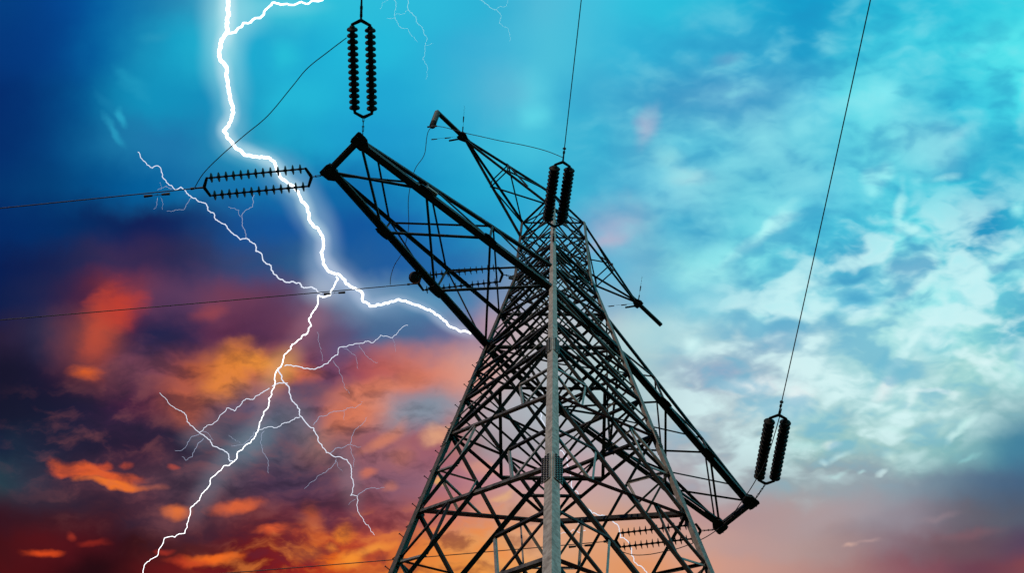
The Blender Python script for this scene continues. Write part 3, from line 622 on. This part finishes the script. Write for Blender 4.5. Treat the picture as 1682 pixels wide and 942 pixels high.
fp = pxof(foot); print('post foot px', fp, 'top', pxof(ext_w))
px2 = px + [fp, (697, 254), (681, 280), (671, 325), (671, 375), (662, 412), (648, 436), (642, 455), (641, 468)]
jumper(px2, lerpd(dm, dpz, 6) + lerpd(dpz, dep(ENDS['MM']), 9)[1:], 'long jumper cable swinging from the tower head round under the upper left arm', .011)
# earth wires with their dampers
for sgn, nm in ((-1, 'left'), (1, 'right')):
    tp = tw(tips[sgn][0])
    for D, side in ((dirP, 'upwards'), (dirM, 'left')):
        bm = bmesh.new(); tube(bm, [D*t + ZL*.0004*t*t for t in [i*.1 for i in range(12)]], .004, 5)
        ew = link('earth_wire', bm, M_WIRE); ew.location = tp
        tag(ew, 'short earth wire stub with dampers on the %s peak arm, pointing %s' % (nm, side), 'earth wire', 'earth wire stubs at the top of the tower')
        for t in ((.25, .62) if D is dirP else (.5, .95)):
            bm = bmesh.new(); c = D*t - ZL*.04; cyl(bm, c - D*.10, c + D*.10, .016, .022, k=8); cyl(bm, c, c + ZL*.045, .008, k=6); link('vibration_damper', bm, M_GUS, ew)

# ------------------------------------------------------------------ lightning, about a kilometre behind the tower
LD = 1100.0; LW_ = .78
def bolt_points(pxs, seed, jit):
    rnd = random.Random(seed); P = [Vector((x, y)) for x, y in pxs]
    for it in range(3):
        out = [P[0]]
        for a, b in zip(P, P[1:]):
            L = (b-a).length
            if L > 3.0:
                nrm = Vector((-(b-a).y, (b-a).x)).normalized()
                out.append((a+b)/2 + nrm*rnd.uniform(-1, 1)*min(L*.17, jit))
            out.append(b)
        P = out
    return P
def channel(parent, name, pxs, w0, w1, m, seed, off=0):
    P = bolt_points(pxs, seed, 2.6 if w0 > 2 else 2.0); n = len(P); rnd = random.Random(seed+99); bm = bmesh.new(); pts = []; rad = []
    for i, p in enumerate(P):
        r = ray(p.x, p.y); d = LD + off + 14*math.sin(i*.35 + seed); q = EYE + r*d
        pts.append(q - parent.location); w = (w0 + (w1-w0)*i/(n-1))*rnd.uniform(.9, 1.1)*(1.08 if w0 > 4 else .82)
        rad.append(max(.02, w*.5*d/FPX*LW_))
    tube(bm, pts, rad, 6); return link(name, bm, m, parent)
E_HOT = emis('lightning_hot', (.95, .98, 1), 2.2); E_MED = emis('lightning_bright', (.80, .86, 1), 1.0); E_DIM = emis('lightning_dim', (.42, .48, .66), .8); E_TEAL = emis('lightning_faint', (.30, .72, .86), .9)
def P2(s, ox=0, oy=0, k=1.0): return [(float(a.split(',')[0])/k+ox, float(a.split(',')[1])/k+oy) for a in s.split()]
main = P2('742,-20 750,15 752,50 748,95 727,130 720,185 745,225 752,300 765,350 760,390 735,430 765,475 805,510 860,515 900,530 910,560 930,590 980,630 1010,690 1025,735 1060,775 1055,830 1070,880 1100,900', 0, 0, 2) + P2('1112,-40 1150,0 1185,15 1190,45 1215,65 1262,56 1310,42 1355,58 1400,75 1440,95 1475,130 1512,148 1545,155', 0, 471, 2)
o = EYE + ray(550, 455)*LD
bolt = empty('lightning_bolt', o, 'great branching white lightning bolt striking down behind the near cross-arm', 'lightning')
channel(bolt, 'main_channel', main, 7.6, 3.8, E_HOT, 1)
SPEC = [
 ('748,108 775,105 800,75 855,58 895,8 950,15 990,5 1010,12 1060,0', 0, 0, 2, 4.6, 3.0, E_HOT),
 ('1105,-32 1110,-25 1095,5 1085,28 1060,35 1045,30 1045,50 1030,80 1015,105 1022,130 1010,155 995,160 960,190 945,215 925,258 905,285 895,340 880,400 850,465 835,500 780,545 770,575 735,590 690,640 660,690 625,730 607,812 540,828 520,880 480,910 470,950', 0, 471, 2, 3.9, 1.4, E_HOT),
 ('905,55 930,100 955,125 1000,160 1025,145 1055,165 1065,220 1090,255 1125,275 1150,305 1185,285 1215,310 1250,345 1300,380 1350,395 1365,440 1400,455 1405,485 1460,525 1500,565 1540,600 1575,630 1615,620 1665,655 1680,708', 0, 236, 3.99, 1.8, 2.8, E_MED),
 ('0,705 40,725 55,775 100,800 115,850 150,885 200,910 290,915 300,940 370,942 410,975 430,980', 420, 236, 3.99, 2.8, 3.6, E_MED),
 ('935,262 975,262 1020,272 1060,262 1090,235 1110,225 1115,200 1160,192 1200,180 1225,185 1250,160 1290,168 1310,145 1340,128', 0, 471, 2, 2.6, 1.0, E_MED),
 ('925,262 915,280 925,305 945,325 950,350 975,390 985,425 1030,465 1045,495 1060,530 1090,555 1140,570 1155,600 1160,640 1152,688 1175,690 1172,720 1185,755 1210,785 1230,818', 0, 471, 2, 3.2, 1.1, E_MED),
 ('895,328 915,318 945,318', 0, 471, 2, 2.4, 2.0, E_MED),
 ('885,335 860,350 830,372 800,375 785,395 770,410 745,400 715,440 670,465 655,480', 0, 471, 2, 2.0, 1.5, E_MED),
 ('525,350 555,385 585,405 605,415 615,445 660,485 690,505 700,525 745,545 755,575 768,575', 0, 471, 2, 1.1, 2.6, E_MED),
 ('655,485 625,500 610,528 595,540 575,540', 0, 471, 2, 1.4, .8, E_DIM), ('668,500 645,530 632,560 610,572 598,560', 0, 471, 2, 1.5, .8, E_DIM),
 ('835,478 818,505 800,520 780,522 760,525', 0, 471, 2, 1.3, .8, E_DIM), ('985,430 960,440 935,448 900,465 850,472', 0, 471, 2, 1.9, 1.5, E_MED),
 ('868,475 858,495 860,530 874,560 880,580 882,615', 0, 471, 2, 1.2, .7, E_DIM), ('1030,455 1045,432 1085,415 1110,410 1140,400 1165,400 1190,378', 0, 471, 2, 1.6, .8, E_DIM),
 ('1085,548 1110,530 1150,520 1155,495 1175,465 1205,430', 0, 471, 2, 1.6, .7, E_DIM), ('1150,525 1160,560 1162,595', 0, 471, 2, 1.1, .6, E_DIM), ('1152,520 1185,528', 0, 471, 2, 1.0, .6, E_DIM),
 ('1105,568 1080,600 1050,620 1000,665', 0, 471, 2, 1.3, .7, E_DIM), ('1175,687 1200,668 1230,662 1262,662', 0, 471, 2, 1.5, .7, E_DIM),
 ('1042,150 1050,190 1058,245', 0, 471, 2, .8, .6, E_DIM), ('1095,245 1115,285 1130,330 1148,352', 0, 471, 2, 1.0, .6, E_DIM),
 ('1125,200 1150,215 1170,235 1176,270', 0, 471, 2, .9, .6, E_DIM), ('1180,192 1200,225 1240,252', 0, 471, 2, .9, .6, E_DIM), ('1290,168 1298,190 1300,215', 0, 471, 2, .7, .5, E_DIM),
 ('835,640 830,680 798,700 795,730 803,755 810,784', 0, 0, 2, 1.2, 1.5, E_DIM), ('750,680 785,690 790,712', 0, 0, 2, .8, 1.0, E_DIM),
 ('519,650 516,672 505,688', 0, 0, 2, 1.0, .7, E_DIM), ('628,650 618,665 602,690 575,690 548,694', 0, 0, 2, 1.1, .7, E_DIM), ('565,620 545,612 518,624', 0, 0, 2, 1.0, .8, E_DIM), ('528,650 536,672 534,690', 0, 0, 2, .7, .5, E_DIM),
 ('525,600 530,622', 0, 0, 2, .7, .5, E_DIM), ('752,490 775,508 790,515', 0, 471, 2, .8, .5, E_DIM), ('668,478 690,490 700,505', 0, 471, 2, 1.0, .7, E_DIM),
 ('1130,405 1130,440', 0, 471, 2, .7, .5, E_DIM), ('1102,572 1110,595 1125,608', 0, 471, 2, .8, .5, E_DIM), ('1168,700 1145,718', 0, 471, 2, .8, .5, E_DIM),
]
for i, (s, ox, oy, kk, w0, w1, m) in enumerate(SPEC): channel(bolt, 'branch', P2(s, ox, oy, kk), w0, w1, m, 10+i, 6)
def small_bolt(label, chans, m):
    first = P2(chans[0][0], *chans[0][1:4])
    b = empty('lightning_bolt', EYE + ray(*first[len(first)//2])*LD, label, 'lightning')
    for i, (s, ox, oy, kk, w0, w1) in enumerate(chans): channel(b, 'branch' if i else 'main_channel', P2(s, ox, oy, kk), w0, w1, m, 60+i+len(label), 20)
small_bolt('faint pale lightning thread at the top edge right of the upper left insulators', [
 ('995,-30 1000,60 1050,110 1060,150 1095,190 1120,240 1108,300 1095,390 1125,440 1115,520', 420, 0, 3.99, 1.8, .7), ('905,-20 918,50 912,110 940,170 1000,190 1035,240 1060,275', 420, 0, 3.99, 1.5, .7),
 ('915,92 980,85 1000,60', 420, 0, 3.99, 1.0, .8), ('870,0 830,15 812,60', 420, 0, 3.99, .7, .5), ('860,118 912,118', 420, 0, 3.99, .6, .9), ('1115,295 1160,282', 420, 0, 3.99, .8, .5)], E_TEAL)
small_bolt('faint short lightning thread at the top edge near the middle', [
 ('1455,-25 1500,20 1530,40 1580,60 1610,100 1595,150 1650,180 1665,270', 420, 0, 3.99, 1.8, .7), ('1580,52 1640,40 1655,-15', 420, 0, 3.99, 1.0, .7)], E_TEAL)
small_bolt('thin lightning bolt running down behind the lower tower lattice', [
 ('893,640 886,672 889,690 897,703 906,715 916,735 932,758 937,785 939,801 948,808 954,827 964,835 973,844 985,848 1000,852 1011,861 1017,869 1019,884 1029,888 1036,899 1038,914 1048,930 1058,936 1064,948', 0, 0, 1, 2.6, 2.2),
 ('962,872 954,876 942,871 934,876 920,878', 0, 0, 1, 1.5, .8), ('945,856 952,862 955,872', 0, 0, 1, .9, .7)], E_MED)
